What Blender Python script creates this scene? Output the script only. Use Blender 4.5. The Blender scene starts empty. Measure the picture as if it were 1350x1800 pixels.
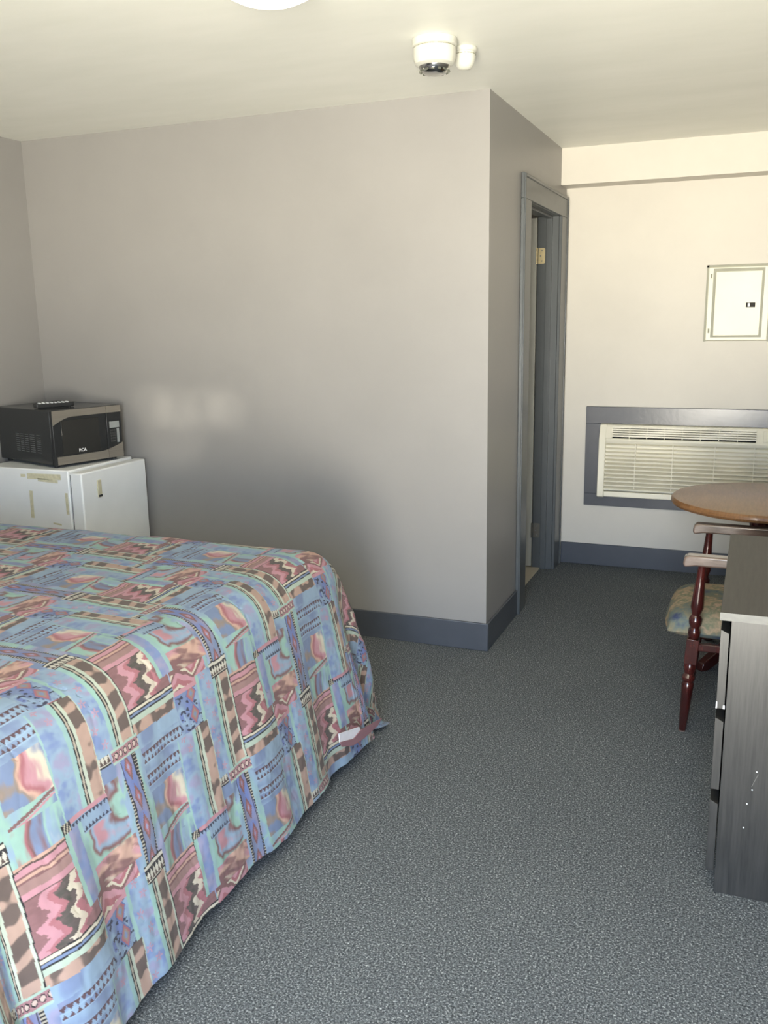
import bpy, bmesh, math, random
import numpy as np
from mathutils import Vector, Matrix
random.seed(4)
scene = bpy.context.scene
PI = math.pi

# ------------------------------------------------------------------ camera
cam_d = bpy.data.cameras.new('camera'); cam = bpy.data.objects.new('camera', cam_d)
scene.collection.objects.link(cam); scene.camera = cam
F, YAW, PITCH, ROLL, HC = 1588.7, 0.3881, 0.2122, -0.0167, 1.5303
fv = Vector((-math.sin(YAW)*math.cos(PITCH), math.cos(YAW)*math.cos(PITCH), -math.sin(PITCH)))
r0 = Vector((math.cos(YAW), math.sin(YAW), 0)); u0 = r0.cross(fv)
cr, sr = math.cos(ROLL), math.sin(ROLL)
rv = cr*r0 + sr*u0; uv = -sr*r0 + cr*u0
M = Matrix((rv, uv, -fv)).transposed().to_4x4(); M.translation = (0, 0, HC)
cam.matrix_world = M
cam_d.sensor_fit = 'VERTICAL'; cam_d.sensor_height = 24.0; cam_d.lens = 24.0*F/1800.0
cam_d.clip_start = 0.02; cam_d.clip_end = 200

# ------------------------------------------------------------------ daylight
SKY_COL, SKY_STR = (0.56, 0.73, 1.0, 1), 22.0
GROUND_COL, GROUND_STR = (1.0, 0.935, 0.79, 1), 62.0
w = bpy.data.worlds.new('daylight'); scene.world = w; w.use_nodes = True
nt = w.node_tree; nt.nodes.clear()
tc = nt.nodes.new('ShaderNodeTexCoord'); sp = nt.nodes.new('ShaderNodeSeparateXYZ')
nt.links.new(tc.outputs['Generated'], sp.inputs[0])
mr = nt.nodes.new('ShaderNodeMapRange'); mr.inputs[1].default_value = -0.03; mr.inputs[2].default_value = 0.05
nt.links.new(sp.outputs['Z'], mr.inputs[0])
b1 = nt.nodes.new('ShaderNodeBackground'); b1.inputs[0].default_value = GROUND_COL; b1.inputs[1].default_value = GROUND_STR
b2 = nt.nodes.new('ShaderNodeBackground'); b2.inputs[0].default_value = SKY_COL; b2.inputs[1].default_value = SKY_STR
mx = nt.nodes.new('ShaderNodeMixShader'); ow = nt.nodes.new('ShaderNodeOutputWorld')
nt.links.new(mr.outputs[0], mx.inputs[0]); nt.links.new(b1.outputs[0], mx.inputs[1]); nt.links.new(b2.outputs[0], mx.inputs[2])
nt.links.new(mx.outputs[0], ow.inputs[0])
# portal in the open doorway behind the camera (guides sampling only)
DX0, DX1, DZ1, YB = -.72, 0.40, 2.08, -0.75
pl = bpy.data.lights.new('doorway_portal', 'AREA'); pl.shape = 'RECTANGLE'
pl.size = DX1-DX0; pl.size_y = DZ1; pl.cycles.is_portal = True
po = bpy.data.objects.new('doorway_portal', pl); scene.collection.objects.link(po)
po.location = ((DX0+DX1)/2, YB-0.02, DZ1/2); po.rotation_euler = (PI/2, 0, 0)   # emits towards +y
# added spots standing in for sunlight glancing through the doorway onto the wide wall
for gx, gz, ga in ((-2.86, 1.10, 2.8), (-2.72, 1.10, 2.8), (-2.54, 1.10, 2.8), (-2.42, 1.09, 2.6), (-2.74, .95, 4.2)):
    gl = bpy.data.lights.new('added_glint_spot', 'SPOT'); gl.energy = 380; gl.spot_size = math.radians(ga); gl.spot_blend = 1.0
    gl.color = (1, .93, .78); gl.shadow_soft_size = .01
    go = bpy.data.objects.new('added_glint_spot', gl); scene.collection.objects.link(go); go.location = (.1, -1.6, .95)
    go.rotation_euler = (Vector((gx, 3.87, gz))-Vector(go.location)).to_track_quat('-Z', 'Y').to_euler()
scene.view_settings.view_transform = 'Standard'; scene.view_settings.look = 'None'
scene.view_settings.gamma = 1.0; scene.view_settings.use_curve_mapping = False
scene.view_settings.exposure = 0.0

# ------------------------------------------------------------------ helpers
def srgb(r, g, b):
    f = lambda c: (c/255/12.92) if c/255 <= 0.04045 else ((c/255+0.055)/1.055)**2.4
    return (f(r), f(g), f(b), 1)

class NT:
    def __init__(s, name):
        s.m = bpy.data.materials.new(name); s.m.use_nodes = True; s.t = s.m.node_tree
        s.b = s.t.nodes['Principled BSDF']
    def n(s, typ, **kw):
        nd = s.t.nodes.new(typ)
        for k, v in kw.items(): setattr(nd, k, v)
        return nd
    def l(s, a, b): s.t.links.new(a, b)
    def noise(s, scale, detail=3, rough=.5, vec=None, scl=None):
        tcn = s.n('ShaderNodeTexCoord'); out = tcn.outputs['Object']
        if scl:
            mp = s.n('ShaderNodeMapping'); mp.inputs['Scale'].default_value = scl; s.l(out, mp.inputs[0]); out = mp.outputs[0]
        nz = s.n('ShaderNodeTexNoise'); nz.inputs['Scale'].default_value = scale
        nz.inputs['Detail'].default_value = detail; nz.inputs['Roughness'].default_value = rough
        s.l(out, nz.inputs['Vector']); return nz.outputs['Fac']
    def ramp(s, fac, stops):
        r = s.n('ShaderNodeValToRGB'); e = r.color_ramp.elements
        e[0].position, e[0].color = stops[0]; e[1].position, e[1].color = stops[-1]
        for p, c in stops[1:-1]:
            x = e.new(p); x.color = c
        s.l(fac, r.inputs[0]); return r.outputs[0]
    def bump(s, h, strength, dist=.002):
        b = s.n('ShaderNodeBump'); b.inputs['Strength'].default_value = strength; b.inputs['Distance'].default_value = dist
        s.l(h, b.inputs['Height']); s.l(b.outputs[0], s.b.inputs['Normal'])
    def set(s, **kw):
        for k, v in kw.items(): s.b.inputs[k.replace('_', ' ')].default_value = v
        return s

def mat(name, col, rough=.5, var=.06, scale=30, metal=0.0, bump=0, bscale=200, spec=.5, scl=None):
    """painted / plastic / metal surface with a slight procedural colour variation"""
    k = NT(name); k.set(Roughness=rough, Metallic=metal, Specular_IOR_Level=spec)
    a = tuple(c*(1-var) for c in col[:3])+(1,); b = tuple(min(1, c*(1+var)) for c in col[:3])+(1,)
    k.l(k.ramp(k.noise(scale, scl=scl), [(.3, a), (.7, b)]), k.b.inputs['Base Color'])
    if bump: k.bump(k.noise(bscale, 2), bump)
    return k.m

def paint_wall(name, col, rough, spec=.5):
    k = NT(name); k.set(Roughness=rough, Specular_IOR_Level=spec)
    a = tuple(c*.965 for c in col[:3])+(1,); b = tuple(c*1.03 for c in col[:3])+(1,)
    k.l(k.ramp(k.noise(2.3, 5, .6), [(.3, a), (.7, b)]), k.b.inputs['Base Color'])
    k.bump(k.noise(90, 4, .6), .10, .0015)
    return k.m

M_WALL = paint_wall('grey_wall_paint', srgb(150, 148, 146), .38)
M_FAR = paint_wall('cream_wall_paint', srgb(210, 205, 195), .5)
M_CEIL = None
k = NT('ceiling_paint'); k.set(Roughness=.45)
k.l(k.ramp(k.noise(1.6, 5, .6, scl=(1, 3, 1)), [(.3, srgb(236, 237, 228)), (.7, srgb(244, 244, 236))]), k.b.inputs['Base Color'])
k.bump(k.noise(1.1, 2, .4, scl=(.6, 2, 1)), .25, .012); M_CEIL = k.m
M_TRIM = mat('slate_trim_paint', srgb(76, 80, 88), .38, .05, 12, bump=.15, bscale=60)
M_CASING = mat('slate_casing_paint', srgb(84, 88, 90), .32, .05, 12, bump=.12, bscale=60)
M_ACFRAME = mat('slate_surround_paint', srgb(88, 90, 97), .25, .07, 9, bump=.12, bscale=50)
# carpet
k = NT('carpet'); k.set(Roughness=.95, Specular_IOR_Level=.15)
n1 = k.noise(190, 3, .75); n2 = k.noise(110, 2, .6); n3 = k.noise(1.3, 4, .6)
c1 = k.ramp(n1, [(.34, srgb(52, 57, 60)), (.48, srgb(98, 104, 107)), (.58, srgb(132, 138, 140)), (.68, srgb(222, 227, 224))])
c2 = k.ramp(n2, [(.3, (.72, .72, .72, 1)), (.7, (1.18, 1.18, 1.18, 1))])
c3 = k.ramp(n3, [(.3, (.82, .81, .83, 1)), (.7, (.95, .94, .95, 1))])
m1 = k.n('ShaderNodeMixRGB', blend_type='MULTIPLY'); m1.inputs[0].default_value = 1; k.l(c1, m1.inputs[1]); k.l(c2, m1.inputs[2])
m2 = k.n('ShaderNodeMixRGB', blend_type='MULTIPLY'); m2.inputs[0].default_value = 1; k.l(m1.outputs[0], m2.inputs[1]); k.l(c3, m2.inputs[2])
k.l(m2.outputs[0], k.b.inputs['Base Color']); k.bump(n1, .7, .006); M_CARPET = k.m
M_TILE = mat('beige_vinyl', srgb(196, 186, 166), .35, .06, 8)
M_DOOR = mat('door_paint', srgb(176, 176, 168), .35, .04, 6)
M_HINGE = mat('brass_hinge', srgb(205, 190, 150), .35, .08, 40, metal=.6)
M_WHITE = mat('white_enamel', srgb(244, 247, 248), .28, .03, 5)
M_TAPE = mat('yellowed_tape', srgb(214, 210, 182), .5, .10, 60)
M_GASKET = mat('grey_gasket', srgb(120, 122, 124), .6)
M_BLACK = mat('black_plastic', srgb(38, 40, 42), .42, .1, 20, bump=.1, bscale=300)
M_BLACKM = mat('black_painted_metal', srgb(44, 47, 49), .22, .1, 8, spec=.7)
M_GLASSBLK = mat('dark_oven_glass', srgb(44, 44, 42), .12, .1, 5)
M_STEEL = mat('brushed_steel', srgb(170, 164, 154), .36, .08, 3, metal=.75, scl=(1, 1, 60))
M_LETTER = mat('white_lettering', srgb(235, 235, 235), .4)
M_DISPLAY = mat('grey_display', srgb(150, 155, 155), .3)
M_CREAM = mat('cream_plastic', srgb(238, 233, 214), .42, .03, 6)
M_DARK = mat('dark_cavity', srgb(52, 50, 46), .8)
M_PANEL = mat('panel_enamel', srgb(218, 216, 196), .35, .03, 6)
M_PANELG = mat('panel_grey_edge', srgb(150, 150, 132), .5, .05, 20)  # shading of the panel outlines put into this grey; hinges and vents share it
M_DET = mat('white_plastic', srgb(206, 206, 196), .35, .02, 10)
M_CHROME = mat('chrome_reflector', srgb(200, 200, 196), .15, .05, 10, metal=1)
M_BEAD = mat('pale_buttons', srgb(215, 218, 220), .3)
# wood
def wood(name, a, b, rough, scl, coat=0, scale=14):
    k = NT(name); k.set(Roughness=rough, Coat_Weight=coat, Coat_Roughness=.12)
    k.l(k.ramp(k.noise(scale, 5, .65, scl=scl), [(.35, a), (.65, b)]), k.b.inputs['Base Color'])
    k.bump(k.noise(scale, 5, .65, scl=scl), .12, .001); return k.m
M_OAK = wood('varnished_oak', srgb(122, 86, 54), srgb(144, 104, 68), .32, (9, 1, 4), .25)
M_MAHOG = wood('red_brown_wood', srgb(44, 16, 15), srgb(72, 28, 24), .2, (3, 3, .6), .7)
M_ARM = wood('sheen_pale_arm_wood', srgb(92, 76, 68), srgb(120, 102, 92), .18, (1, 8, 4), 1.0)  # glossy reflection on the arms put into the pale colour; foot tips share it
M_BLKWOOD = wood('black_brown_woodgrain', srgb(44, 44, 43), srgb(60, 59, 57), .34, (16, 16, .8), .1, 7)
M_BLKTOP = wood('black_brown_top', srgb(44, 43, 42), srgb(58, 57, 55), .45, (14, 1, 6), 0, 7)
M_EDGE = wood('pale_worn_edge', srgb(96, 96, 92), srgb(114, 113, 107), .5, (1, 8, 2))
# upholstery: multicolour floral blur
k = NT('floral_upholstery'); k.set(Roughness=.9, Specular_IOR_Level=.2)
nn = k.noise(9, 4, .6)
k.l(k.ramp(nn, [(.30, srgb(62, 70, 100)), (.40, srgb(96, 106, 104)), (.47, srgb(120, 116, 98)), (.53, srgb(160, 140, 118)), (.60, srgb(110, 116, 96)), (.70, srgb(196, 160, 140))]), k.b.inputs['Base Color'])
k.bump(k.noise(300, 2), .3, .002); M_UPH = k.m

def link(o, parent=None):
    scene.collection.objects.link(o)
    if parent is not None: o.parent = parent
    return o
def obj(name, bm, m, parent=None, smooth=True, bevel=0, seg=2, loc=None, ang=40):
    me = bpy.data.meshes.new(name)
    bmesh.ops.recalc_face_normals(bm, faces=bm.faces)
    bm.to_mesh(me); bm.free(); me.materials.append(m)
    o = link(bpy.data.objects.new(name, me), parent)
    if loc: o.location = loc
    if bevel:
        bv = o.modifiers.new('bevel', 'BEVEL'); bv.width = bevel; bv.segments = seg; bv.limit_method = 'ANGLE'; bv.angle_limit = math.radians(ang)
        bv.harden_normals = False
    if smooth:
        me.polygons.foreach_set('use_smooth', [True]*len(me.polygons))
        me.set_sharp_from_angle(angle=math.radians(35))
    return o
def box(bm, x0, x1, y0, y1, z0, z1, mx=None):
    vs = [bm.verts.new((x, y, z)) for x in (x0, x1) for y in (y0, y1) for z in (z0, z1)]
    for f in ((0,1,3,2),(4,6,7,5),(0,4,5,1),(2,3,7,6),(0,2,6,4),(1,5,7,3)): bm.faces.new([vs[i] for i in f])
    if mx is not None: bmesh.ops.transform(bm, matrix=mx, verts=vs)
    return vs
def B(*a):
    bm = bmesh.new(); box(bm, *a); return bm
def prism(bm, pts, axis, a0, a1):
    """extrude a closed polygon along an axis; pts are the other two coordinates"""
    def P(p, a):
        return {'x': (a, p[0], p[1]), 'y': (p[0], a, p[1]), 'z': (p[0], p[1], a)}[axis]
    A = [bm.verts.new(P(p, a0)) for p in pts]; C = [bm.verts.new(P(p, a1)) for p in pts]
    bm.faces.new(A); bm.faces.new(C[::-1])
    for i in range(len(pts)):
        j = (i+1) % len(pts); bm.faces.new((A[i], A[j], C[j], C[i]))
    return A+C
def lathe(bm, prof, seg=24, mx=None, cap=True):
    rings = []
    for (r, z) in prof:
        rings.append([bm.verts.new((r*math.cos(2*PI*i/seg), r*math.sin(2*PI*i/seg), z)) for i in range(seg)])
    for a, b in zip(rings, rings[1:]):
        for i in range(seg):
            j = (i+1) % seg; bm.faces.new((a[i], a[j], b[j], b[i]))
    if cap:
        bm.faces.new(rings[0][::-1]); bm.faces.new(rings[-1])
    vs = [v for r_ in rings for v in r_]
    if mx is not None: bmesh.ops.transform(bm, matrix=mx, verts=vs)
    return vs
def thing(name, label, cat, loc=(0, 0, 0), rz=0, group=None):
    o = bpy.data.objects.new(name, None); link(o); o.location = loc; o.rotation_euler = (0, 0, rz)
    o.empty_display_size = .1; o['label'] = label; o['category'] = cat
    if group: o['group'] = group
    return o
def tag(o, label, cat):
    o['label'] = label; o['category'] = cat; return o
def struct(o, label=None):
    o['kind'] = 'structure'
    if label: o['label'] = label
    return o
def align(p0, p1):
    """matrix taking the z axis from 0..L onto p0->p1"""
    p0, p1 = Vector(p0), Vector(p1)
    q = (p1-p0).to_track_quat('Z', 'X'); m = q.to_matrix().to_4x4(); m.translation = p0; return m

# ------------------------------------------------------------------ room
XL, XR, XC, YA, YF, H = -3.555, 0.52, -1.080, 3.870, 5.535, 2.44
TW = 0.12
struct(obj('floor', B(XL-TW, XR+TW, YB-TW, YF+TW, -.06, 0), M_CARPET, smooth=False), 'dark blue-grey flecked carpet floor')
struct(obj('ceiling', B(XL-TW, XR+TW, YB-TW, YF+TW, H, H+.08), M_CEIL, smooth=False), 'off-white painted ceiling')
struct(obj('wall_left', B(XL-TW, XL, YB-TW, YA+TW, 0, H), M_WALL, smooth=False), 'grey painted left wall behind the fridge')
struct(obj('wall_back', B(XL, XC-TW, YA, YA+TW, 0, H), M_WALL, smooth=False), 'wide grey painted wall behind bed and fridge')
# passage wall with a door opening
OY0, OY1, OZ = 4.575, 5.335, 2.075
bm = bmesh.new()
box(bm, XC-TW, XC, YA, OY0-.02, 0, H); box(bm, XC-TW, XC, OY1+.02, YF, 0, H); box(bm, XC-TW, XC, OY0-.02, OY1+.02, OZ+.02, H)
struct(obj('wall_passage', bm, M_WALL, smooth=False), 'shaded grey wall holding the narrow doorway')
struct(obj('wall_far', B(XC-TW-1.3, XR+TW, YF, YF+TW, 0, H), M_FAR, smooth=False), 'cream wall holding the air conditioner')
struct(obj('wall_right', B(XR, XR+TW, YB-TW, YF, 0, H), M_WALL, smooth=False))
bm = bmesh.new()
box(bm, XL, DX0, YB-TW, YB, 0, H); box(bm, DX1, XR, YB-TW, YB, 0, H); box(bm, DX0, DX1, YB-TW, YB, DZ1, H)
struct(obj('wall_front', bm, M_WALL, smooth=False))
bm = bmesh.new()
box(bm, DX0-.07, DX0, YB, YB+.015, 0, DZ1+.07); box(bm, DX1, DX1+.07, YB, YB+.015, 0, DZ1+.07); box(bm, DX0, DX1, YB, YB+.015, DZ1, DZ1+.07)
struct(obj('trim_4', bm, M_CASING, smooth=False))
struct(obj('trim_1', B(XC, XR, 5.37, YF, 2.243, H), M_FAR, smooth=False), 'boxed cream soffit along the top of the far wall')
# baseboards
HB, TB = .134, .012
struct(obj('baseboard_back', B(XL, XC+TB, YA-TB, YA, 0, HB), M_TRIM, bevel=.003), 'dark slate baseboard under the wide grey wall')
struct(obj('baseboard_passage', B(XC, XC+TB, YA, 4.425, 0, HB), M_TRIM, bevel=.003), 'dark slate baseboard between wall corner and door casing')
struct(obj('baseboard_far', B(XC+.02, XR, YF-TB, YF, 0, HB), M_TRIM, bevel=.003), 'dark slate baseboard under the air conditioner')
struct(obj('baseboard_left', B(XL, XL+TB, YB, YA-TB, 0, HB), M_TRIM, bevel=.003))
struct(obj('baseboard_right', B(XR-TB, XR, YB, YF-TB, 0, HB), M_TRIM, bevel=.003))
# door casing and jamb
bm = bmesh.new()
box(bm, XC, XC+.018, 4.425, OY0, 0, OZ); box(bm, XC, XC+.018, OY1, 5.50, 0, OZ); box(bm, XC, XC+.018, 4.425, 5.50, OZ, 2.19)
box(bm, XC+.010, XC+.024, 4.428, 4.443, .001, 2.187); box(bm, XC+.010, XC+.024, 4.4435, 5.4815, 2.172, 2.187); box(bm, XC+.010, XC+.024, 5.482, 5.497, .001, 2.187)
struct(obj('trim_2', bm, M_CASING, bevel=.003), 'slate grey casing around the narrow doorway')
bm = bmesh.new()
box(bm, XC-TW, XC, OY0-.02, OY0, 0, OZ); box(bm, XC-TW, XC, OY1, OY1+.02, 0, OZ); box(bm, XC-TW, XC, OY0-.02, OY1+.02, OZ, OZ+.02)
box(bm, XC-.07, XC-.035, OY0, OY0+.012, 0, OZ); box(bm, XC-.07, XC-.035, OY1-.012, OY1, 0, OZ); box(bm, XC-.07, XC-.035, OY0, OY1, OZ-.012, OZ)
struct(obj('trim_3', bm, M_CASING, bevel=.002), 'slate grey door jamb with stop inside the doorway')
# side room beyond the doorway
struct(obj('floor_side_room', B(XC-TW-1.3, XC-.07, YA+TW, YF, 0, .006), M_TILE, smooth=False), 'beige vinyl floor beyond the doorway')
struct(obj('wall_side_room', B(XC-TW-1.36, XC-TW-1.3, YA+TW, YF, 0, H), M_FAR, smooth=False))
struct(obj('ceiling_side_room', B(XC-TW-1.36, XC-TW, YA+TW, YF, H, H+.06), M_CEIL, smooth=False))
# door slab swung open against the side room wall
d1 = struct(obj('door_1', B(XC-TW-.745, XC-TW-.004, OY1-.005, OY1+.03, .012, OZ-.005), M_DOOR, bevel=.002), 'pale grey door swung open inside the doorway')
for z in (.24, 1.86):
    bm = bmesh.new()
    # rounded leaf on the jamb
    pts = []
    for cx_, cz_, a0 in ((XC-TW+.036, z+.036, 0), (XC-TW+.006, z+.044, 90), (XC-TW+.006, z-.044, 180), (XC-TW+.036, z-.036, 270)):
        rr = .008 if cx_ > XC-TW+.02 else .0001
        for q_ in range(4):
            a = math.radians(a0+q_*30); pts.append((cx_+rr*math.cos(a), cz_+rr*math.sin(a)))
    prism(bm, pts, 'y', OY1-.003, OY1)
    lathe(bm, [(.006, z-.045), (.006, z+.045)], 12, Matrix.Translation((XC-TW-.002, OY1-.008, 0)))
    h_ = obj('hinge', bm, M_HINGE if z > 1.5 else mat('dull_hinge', srgb(112, 108, 100), .4, metal=.4), d1)
    bm = bmesh.new()
    for dz in (-.028, 0, .028):
        mx = Matrix.Translation((XC-TW+.026 if dz else XC-TW+.018, OY1-.003, z+dz)) @ Matrix.Rotation(PI/2, 4, 'X')
        lathe(bm, [(.004, 0), (.003, .0014)], 10, mx)
    obj('screw', bm, M_GASKET, h_)

# ------------------------------------------------------------------ fridge
t = thing('mini_fridge', 'white mini fridge with old tape marks under the microwave', 'fridge', (-3.22, 3.59, 0))
def L(o, p=t):   # keep world coordinates for parts modelled in room space
    o.location = tuple(-c for c in p.location) if not p.rotation_euler.z else (0, 0, 0); return o
FY0, FY1, FZ = 3.35, 3.835, .843
L(obj('body', B(-3.50, -2.985, FY0, FY1, .03, FZ), M_WHITE, t, bevel=.006))
L(obj('gasket', B(-2.985, -2.972, FY0+.012, FY1-.012, .06, FZ-.022), M_GASKET, t))
dr = L(obj('door', B(-2.972, -2.905, FY0-.003, FY1+.003, .05, FZ-.010), M_WHITE, t, bevel=.007, seg=3))
bm = bmesh.new(); box(bm, -2.9055, -2.898, 3.452, 3.478, .70, .785)
obj('handle', bm, mat('yellowed_handle', srgb(205, 200, 172), .4), dr, bevel=.002)['label'] = 'yellowed handle plate on the door'
bm = bmesh.new(); box(bm, -2.8985, -2.896, 3.453, 3.477, .703, .713)
obj('badge', bm, M_BLACK, dr)
for x in (-3.45, -3.02):
    for y in (3.39, 3.79):
        bm = bmesh.new(); lathe(bm, [(.018, 0), (.018, .03)], 12, Matrix.Translation((x, y, 0))); L(obj('foot', bm, M_BLACK, t))
yy = FY0-.0006
def patch(x0, x1, z0, z1, tilt=0):
    bm = bmesh.new()
    box(bm, x0, x1, yy, FY0+.001, z0, z1, Matrix.Translation(((x0+x1)/2, 0, (z0+z1)/2)) @ Matrix.Rotation(tilt, 4, 'Y') @ Matrix.Translation((-(x0+x1)/2, 0, -(z0+z1)/2)))
    L(obj('tape_residue', bm, M_TAPE, t, smooth=False))['label'] = 'yellowed strip of old tape on the side'
patch(-3.235, -3.03, .795, .822, -.02); patch(-3.17, -3.05, .782, .797, .03); patch(-3.275, -3.245, .802, .815, 0)
patch(-3.013, -2.997, .63, .735, 0); patch(-3.232, -3.212, .60, .735, .03); patch(-3.10, -3.05, .575, .583, .1)

# ------------------------------------------------------------------ microwave
RW = math.radians(-16)
mw = thing('microwave', 'black microwave with stainless front trim on top of the white mini fridge', 'microwave', (-3.083, 3.385, FZ), RW)
# local: front face at x=0 facing +x, runs y 0..W ; body to -x
W_, Hm, Dm = .388, .262, .52; z0 = .014
obj('body', B(-Dm, -.022, 0, W_, z0, z0+Hm), M_BLACKM, mw, bevel=.004)
obj('door', B(-.022, 0, 0, .300, z0, z0+Hm), M_BLACK, mw, bevel=.003)
obj('control_panel', B(-.022, 0, .302, W_, z0, z0+Hm), M_BLACK, mw, bevel=.003)
dm = [c for c in mw.children if c.name.startswith('door')][0]; cp = [c for c in mw.children if c.name.startswith('control_panel')][0]
obj('window', B(-.001, .002, .045, .255, z0+.045, z0+.212), M_GLASSBLK, dm, bevel=.0015)
def trim_poly(f_lo, f_hi, y0, y1, n=14):
    lo = [(y0+(y1-y0)*i/n, f_lo(y0+(y1-y0)*i/n)) for i in range(n+1)]
    hi = [(y0+(y1-y0)*i/n, f_hi(y0+(y1-y0)*i/n)) for i in range(n+1)]
    return lo+hi[::-1]
top_lo = lambda y: z0+Hm-.034-.036*max(0, 1-y/.10)**1.5
bot_hi = lambda y: z0+.040+.034*max(0, (y-.26)/.13)**1.5
for nm, a, b, par in (('top_trim', 0.001, .300, dm), ('top_trim', .302, W_-.001, cp)):
    bm = bmesh.new(); prism(bm, trim_poly(top_lo, lambda y: z0+Hm-.001, a, b), 'x', -.001, .004); obj(nm, bm, M_STEEL, par)['label'] = 'stainless trim along the top'
for nm, a, b, par in (('bottom_trim', 0.012, .300, dm), ('bottom_trim', .302, W_-.001, cp)):
    bm = bmesh.new(); prism(bm, trim_poly(lambda y: z0+.001, bot_hi, a, b), 'x', -.001, .004); obj(nm, bm, M_STEEL, par)['label'] = 'stainless trim along the bottom'
obj('display', B(-.001, .002, .317, .374, z0+.150, z0+.182), M_DISPLAY, cp)
bm = bmesh.new()
for i in range(5):
    for j in range(3): box(bm, -.001, .0022, .319+j*.0108, .3275+j*.0108, z0+.142-.0135*i-.009, z0+.142-.0135*i)
obj('keypad', bm, mat('keypad_keys', srgb(66, 68, 68), .5), cp)
obj('side_buttons', B(-.001, .0022, .357, .371, z0+.074, z0+.146), M_DISPLAY, cp)
# RCA lettering on the door
def text(name, s, size, loc, rot, m, parent, ext=.0006):
    cu = bpy.data.curves.new(name, 'FONT'); cu.body = s; cu.size = size; cu.extrude = ext; cu.align_x = 'CENTER'; cu.align_y = 'CENTER'
    cu.offset = .0008
    o = bpy.data.objects.new(name, cu); scene.collection.objects.link(o)
    bpy.context.view_layer.update()
    me = bpy.data.meshes.new_from_object(o.evaluated_get(bpy.context.evaluated_depsgraph_get()))
    bpy.data.objects.remove(o); me.materials.clear(); me.materials.append(m)
    q_ = link(bpy.data.objects.new(name, me), parent); q_.location = loc; q_.rotation_euler = rot; return q_
text('logo', 'RCA', .021, (.0028, .152, z0+.060), (PI/2, 0, PI/2), M_LETTER, dm)
bm = bmesh.new()   # side vents
for i in range(9):
    for (a, b) in ((-.33, -.30), (-.29, -.262), (-.25, -.22), (-.205, -.165), (-.145, -.112)):
        box(bm, a, b, -.0012, .001, z0+.052+i*.0105, z0+.0555+i*.0105)
obj('vent_slots', bm, mat('vent_grey', srgb(92, 95, 96), .45), mw)
for x in (-.46, -.04):
    for y in (.03, .358):
        bm = bmesh.new(); lathe(bm, [(.012, 0), (.014, .016)], 12, Matrix.Translation((x, y, 0))); obj('foot', bm, M_BLACK, mw)

# remote control
rc = thing('remote_control', 'black remote control with pale buttons lying on the microwave', 'remote control', (-3.205, 3.545, FZ+z0+Hm), math.radians(58))
bm = bmesh.new()
pts = [(-.095, -.018), (-.088, -.025), (.085, -.022), (.095, -.014), (.095, .014), (.085, .022), (-.088, .025), (-.095, .018)]
prism(bm, pts, 'z', .004, .024); obj('body', bm, M_BLACK, rc, bevel=.003)
bm = bmesh.new(); prism(bm, [(x*.8, y*.75) for x, y in pts], 'z', 0, .006); obj('battery_cover', bm, M_BLACKM, rc)
bm = bmesh.new()
for i in range(8):
    for j in (-1, 0, 1):
        lathe(bm, [(.0055, .022), (.005, .0285)], 10, Matrix.Translation((-.07+i*.019, j*.013, 0)))
obj('buttons', bm, M_BEAD, rc)

# ------------------------------------------------------------------ air conditioner
ac = thing('air_conditioner', 'cream through-wall air conditioner in a slate painted surround', 'air conditioner', (-.30, YF, .38))
def LA(o): o.location = (.30, -YF, -.38); return o
FX0, FX1, AX0, AX1 = -.925, .335, -.835, .240
bm = bmesh.new()
box(bm, FX0, FX1, YF-.02, YF, .885, .985); box(bm, FX0, FX1, YF-.02, YF, .38, .455)
box(bm, FX0, AX0+.01, YF-.02, YF, .455, .885); box(bm, AX1-.01, FX1, YF-.02, YF, .455, .885)
LA(obj('surround', bm, M_ACFRAME, ac, bevel=.002))['label'] = 'slate painted board surround'
# housing with a hollow front
yf = YF-.105
side = [(YF, .455), (YF-.085, .447), (yf, .455), (yf-.002, .50), (YF-.085, .80), (YF-.05, .882), (YF, .888)]
bm = bmesh.new()
prism(bm, side, 'x', AX0, AX0+.04); prism(bm, side, 'x', AX1-.04, AX1)
box(bm, AX0+.04, AX1-.04, yf+.003, yf+.03, .455, .488)
prism(bm, [(YF-.080, .775), (YF-.087, .795), (YF-.082, .806), (YF-.06, .806), (YF-.06, .775)], 'x', AX0+.04, AX1-.04)
prism(bm, [(YF-.055, .872), (YF-.05, .882), (YF, .888), (YF, .872)], 'x', AX0+.04, AX1-.04)
prism(bm, [(YF-.083, .803), (YF-.052, .876), (YF-.02, .876), (YF-.02, .803)], 'x', .035, AX1-.035)
prism(bm, [(YF-.083, .803), (YF-.052, .876), (YF-.02, .876), (YF-.02, .803)], 'x', AX0+.035, AX0+.075)
LA(obj('housing', bm, M_CREAM, ac, bevel=.004))
LA(obj('interior', B(AX0+.03, AX1-.03, YF-.045, YF-.02, .47, .87), M_DARK, ac, smooth=False))
LA(obj('filter_backing', B(AX0+.035, AX1-.035, YF-.062, YF-.05, .48, .79), M_CREAM, ac, smooth=False))
bm = bmesh.new()
n = 12
for i in range(n):
    z = .497+i*(.285/n); yc = yf+.012+(z-.50)*(.03/.3)
    prism(bm, [(yc-.008, z), (yc-.010, z+.008), (yc+.022, z+.0205), (yc+.022, z+.0125)], 'x', AX0+.04, AX1-.04)
for x in (-.62, -.41, -.18, .03): box(bm, x-.002, x+.002, yf+.012, yf+.05, .49, .78)
LA(obj('intake_louvers', bm, M_CREAM, ac, smooth=False))
bm = bmesh.new()
for i in range(5):
    z = .815+i*.0125; yc = YF-.083+(z-.803)*.425
    prism(bm, [(yc+.001, z), (yc+.001, z+.0085), (yc+.03, z+.0105), (yc+.03, z+.002)], 'x', AX0+.075, .035)
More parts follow.
